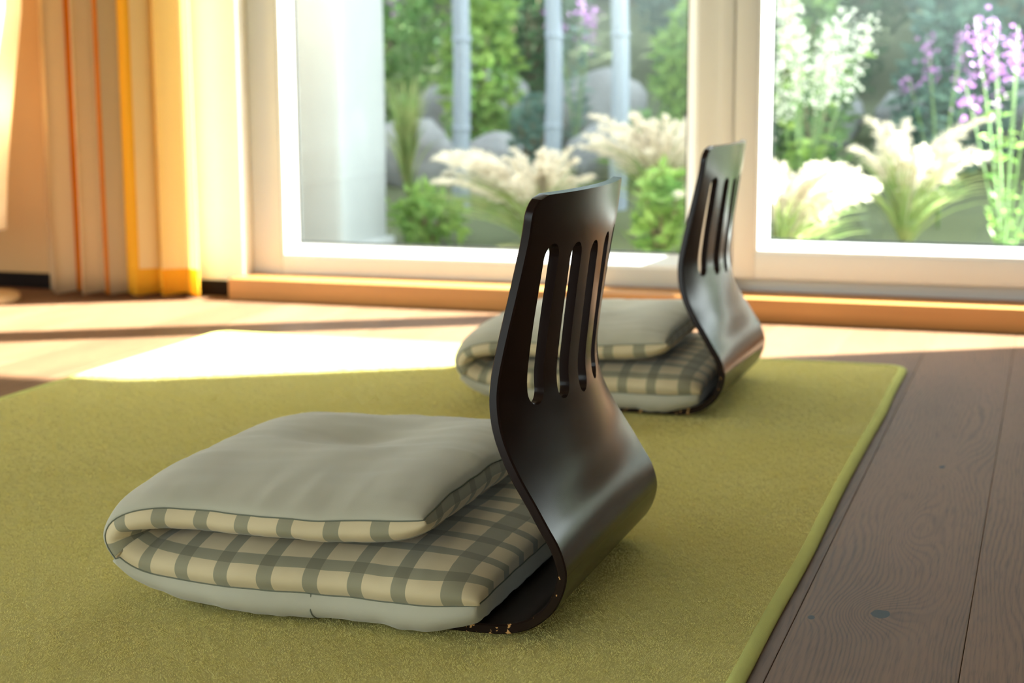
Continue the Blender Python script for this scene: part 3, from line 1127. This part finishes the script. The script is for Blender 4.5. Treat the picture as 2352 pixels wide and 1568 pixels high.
# clipped evergreen hedge closing the garden behind the trees
hg = empty('hedge', (-4.0, 12.6, bank_z(-2, 12.6)))
tag(hg, 'tall clipped dark evergreen hedge along the back of the garden', 'hedge')
n = 9000
p = np.stack([rng.uniform(-6.2, 6.2, n), rng.uniform(-.35, .1, n), rng.uniform(0, 2.6, n)], 1)
link('foliage', leaves_mesh('foliage', p, .22), M_LEAF[0], hg)
box('core', -6.2, 6.2, -.2, .25, -.1, 2.5, M_LEAF[0], hg)
# big unseen trees added right of the view to shade the bank
for k, (x, y, lb) in enumerate([(4.55, 10.9, 'great broad shade tree added out of view right of the garden, nearer the house'), (2.4, 16.4, 'great broad shade tree added out of view right of the garden, farther from the house')]):
    root = empty('tree', (x, y, bank_z(min(x, 5), min(y, 12.5)) if x < 5 else .2))
    tag(root, lb, 'tree', 'added shade trees beside the garden')
    n = 5200
    u = rng.normal(0, 1, (n, 3)); u /= np.linalg.norm(u, axis=1)[:, None]
    p = u * (rng.uniform(.3, 1, n) ** .4)[:, None] * np.array([2.05, 2.05, 3.9]) + np.array([0, 0, 5.4])
    link('foliage', leaves_mesh('foliage', p, .42, .1, .6), M_LEAF[0], root)
    v, f = tube_arrays([(0, 0, -.2), (.05, 0, 2.), (0, .1, 4.5), (.1, 0, 7)], lambda q: .22 * (1 - .75 * q), 10)
    link('trunk', mesh_from('trunk', v, f), M_BARK, root, smooth=0)

def boulder(x, y, r, sq, seed, label, dz=0.):
    bm = bmesh.new()
    bmesh.ops.create_icosphere(bm, subdivisions=3, radius=1)
    for v in bm.verts:
        d = 1 + .28 * noise.noise(v.co * 1.1 + Vector((seed, 0, 0))) + .1 * noise.noise(v.co * 3 + Vector((0, seed, 0)))
        v.co = Vector((v.co.x * r * d, v.co.y * r * .8 * d, v.co.z * r * sq * d))
    zmin = min(v.co.z for v in bm.verts)
    for v in bm.verts: v.co.z -= zmin
    me_ = bpy.data.meshes.new('boulder'); bm.to_mesh(me_); bm.free()
    o = link('boulder', me_, M_ROCK, None, (x, y, bank_z(x, y) - .06 + dz), smooth=60)
    tag(o, label, 'boulder', 'boulders on the garden bank')
BOULD = [(-3.3, 7.0, .22, .7, 'grey boulder at the foot of the bank beside the pillar'), (-2.85, 7.0, .22, .8, 'rounded grey boulder left of the leftmost pole'),
         (-2.5, 7.2, .2, .6, 'low grey boulder behind the leftmost pole'), (-2.25, 8.05, .27, .8, 'large blue grey boulder high behind the middle pole'),
         (-1.62, 8.35, .24, .8, 'blue grey boulder high behind the rightmost pole'), (-1.12, 8.1, .22, .8, 'grey boulder behind the thick window post'),
         (-2.95, 8.2, .3, .7, 'grey boulder midway up the bank left of the poles'), (-.62, 8.15, .22, .7, 'grey boulder among leaves behind the white flower spikes'),
         (-.15, 7.9, .27, .7, 'grey boulder among leaves behind the purple flowers'), (-1.95, 7.25, .2, .7, 'small grey boulder between the two right hand poles')]
for k, (x, y, r, sq, lb) in enumerate(BOULD):
    boulder(x, y, r, sq, k * 3.7, lb)

def strips(paths, w):
    """tapered ribbon blades"""
    vs_, fs = [], []
    for P in paths:
        b = len(vs_)
        n = len(P)
        t = Vector(P[-1]) - Vector(P[0])
        sd_ = Vector((rng.normal(), rng.normal(), .2)).cross(t)
        if sd_.length < 1e-6: sd_ = Vector((1, 0, 0))
        sd_.normalize()
        for i, p in enumerate(P):
            ww = w * (1 - (i / (n - 1)) ** 2 * .92) / 2
            vs_.append(Vector(p) - sd_ * ww); vs_.append(Vector(p) + sd_ * ww)
        for i in range(n - 1):
            fs.append((b + 2 * i, b + 2 * i + 1, b + 2 * i + 3, b + 2 * i + 2))
    return vs_, fs

def plume_grass(x, y, h, spread, nb, npl, label, lean=(0, 0), plen=.16, zb=None):
    z0 = bank_z(x, y) if zb is None else zb
    root = empty('ornamental_grass', (x, y, z0))
    tag(root, label, 'grass', 'plume grasses outside the windows')
    def arc(a, reach, hh, n=7):
        P = []
        for i in range(n):
            u = i / (n - 1)
            rr_ = reach * (u ** 1.5)
            P.append((math.cos(a) * rr_ + lean[0] * u * u, math.sin(a) * rr_ + lean[1] * u * u, hh * (1.35 * u - .5 * u ** 2.6)))
        return P
    paths = [arc(rng.uniform(0, 6.28), spread * rng.uniform(.3, 1.15), h * rng.uniform(.45, .95)) for _ in range(nb)]
    v, f = strips(paths, .010)
    link('blades', mesh_from('blades', v, f), M_BLADE, root)
    vs_, fs = [], []
    for k in range(npl):
        a = rng.uniform(0, 6.28)
        P = arc(a, spread * rng.uniform(.4, 1.15), h * rng.uniform(.8, 1.15), 11)
        v, f = tube_arrays(P[:10], .0016, 4, len(vs_)); vs_ += v; fs += f
        # feathery head along the outer half
        head = []
        tip = [Vector(q) for q in P[5:]]
        for j in range(120):
            u = rng.uniform(0, 1)
            kx = u * (len(tip) - 1); i0 = min(int(kx), len(tip) - 2)
            c = tip[i0].lerp(tip[i0 + 1], kx - i0)
            d = (tip[-1] - tip[0]).normalized() * 1.0 + Vector(rng.normal(0, .38, 3).tolist())
            d.normalize()
            l = .06 * (1 - .45 * u) * h / .5
            head.append([c, c + d * l * .6, c + d * l + Vector((0, 0, -.006))])
        v, f = strips(head, .0065)
        b = len(vs_)
        vs_ += v; fs += [tuple(b + i for i in q) for q in f]
    if npl: link('plumes', mesh_from('plumes', vs_, fs), M_PLUME, root)
    return root
plume_grass(-1.86, 5.8, .40, .30, 220, 60, 'pale plume grass in front of the middle pole, left window', (-.1, -.05))
plume_grass(-1.42, 6.1, .46, .32, 200, 60, 'pale plume grass in front of the rightmost pole, left window', (.05, -.05))
plume_grass(-.86, 5.35, .42, .30, 200, 90, 'dense whitish plume grass at the lower left of the right window', (-.02, 0))
plume_grass(-.5, 5.9, .50, .26, 160, 26, 'thin arching plume grass right of the dense whitish clump', (.05, 0))
plume_grass(.16, 5.72, .40, .22, 200, 30, 'pale plume grass at the lower right of the right window', (.03, 0))
plume_grass(-2.66, 6.5, .72, .13, 190, 0, 'tall upright green grass just left of the pole nearest the pillar', (0, 0))

def flower_plant(x, y, h, stems, spread, fmat, lmat, label, name, cat, cluster, fl_size, nfl, zb=None, leafn=16, leafsz=.07):
    z0 = bank_z(x, y) if zb is None else zb
    root = empty(name, (x, y, z0))
    tag(root, label, cat)
    sv, sf, lc, fc = [], [], [], []
    for k in range(stems):
        a = 2 * math.pi * (k + rng.uniform(-.3, .3)) / stems
        hh = h * rng.uniform(.72, 1.05)
        rch = spread * rng.uniform(.35, 1)
        P = [Vector((math.cos(a) * rch * (i / 6) ** 1.4, math.sin(a) * rch * (i / 6) ** 1.4, hh * (i / 6))) for i in range(7)]
        v, f = tube_arrays(P, lambda u: .005 * (1 - .6 * u), 5, len(sv)); sv += v; sf += f
        for _ in range(leafn):
            u = rng.uniform(.1, .85) * 6; i0 = int(u)
            lc.append(P[i0].lerp(P[i0 + 1], u - i0))
        for _ in range(nfl):
            u = 1 - rng.uniform(0, cluster)
            kx = min(5.999, u * 6); i0 = int(kx)
            c = P[i0].lerp(P[i0 + 1], kx - i0) + Vector(rng.normal(0, .018 + .03 * (1 - u), 3).tolist())
            fc.append(c)
    link('stems', mesh_from('stems', sv, sf), M_STEM, root, smooth=0)
    link('foliage', leaves_mesh('foliage', [tuple(c) for c in lc], leafsz, .1, .3), lmat, root)
    tag(link('florets', leaves_mesh('florets', [tuple(c) for c in fc], fl_size, .1, .8), fmat, root), kind='stuff')
    return root
flower_plant(-.88, 6.0, .98, 9, .26, M_WFLOW, M_LEAF[3], 'tall plant with creamy white flower spikes in the right window', 'white_flower_plant', 'flower', .32, .022, 150)
flower_plant(-.14, 5.2, .86, 9, .24, M_PURPLE, M_LEAF[3], 'tall plant with pinkish purple flowers at the right edge of the window', 'purple_flower_plant', 'flower', .16, .020, 44, leafn=12, leafsz=.05)
flower_plant(-.42, 6.4, .74, 6, .22, M_PURPLE, M_LEAF[2], 'smaller lilac flowered plant left of the tall purple flowers', 'lilac_flower_plant', 'flower', .14, .018, 24)
flower_plant(-3.0, 6.55, .42, 5, .12, M_YFLOW, M_LEAF[1], 'low yellow flowered plant beside the white pillar', 'yellow_flower_plant', 'flower', .3, .02, 24)
flower_plant(-3.2, 7.85, .95, 6, .2, M_PURPLE, M_LEAF[1], 'tall lilac flowered plant rising beside the white pillar', 'lilac_flower_plant', 'flower', .14, .022, 30)
flower_plant(-2.25, 7.7, .8, 5, .2, M_PURPLE, M_LEAF[2], 'lilac flowered plant between the two left hand poles', 'lilac_flower_plant', 'flower', .2, .022, 30)
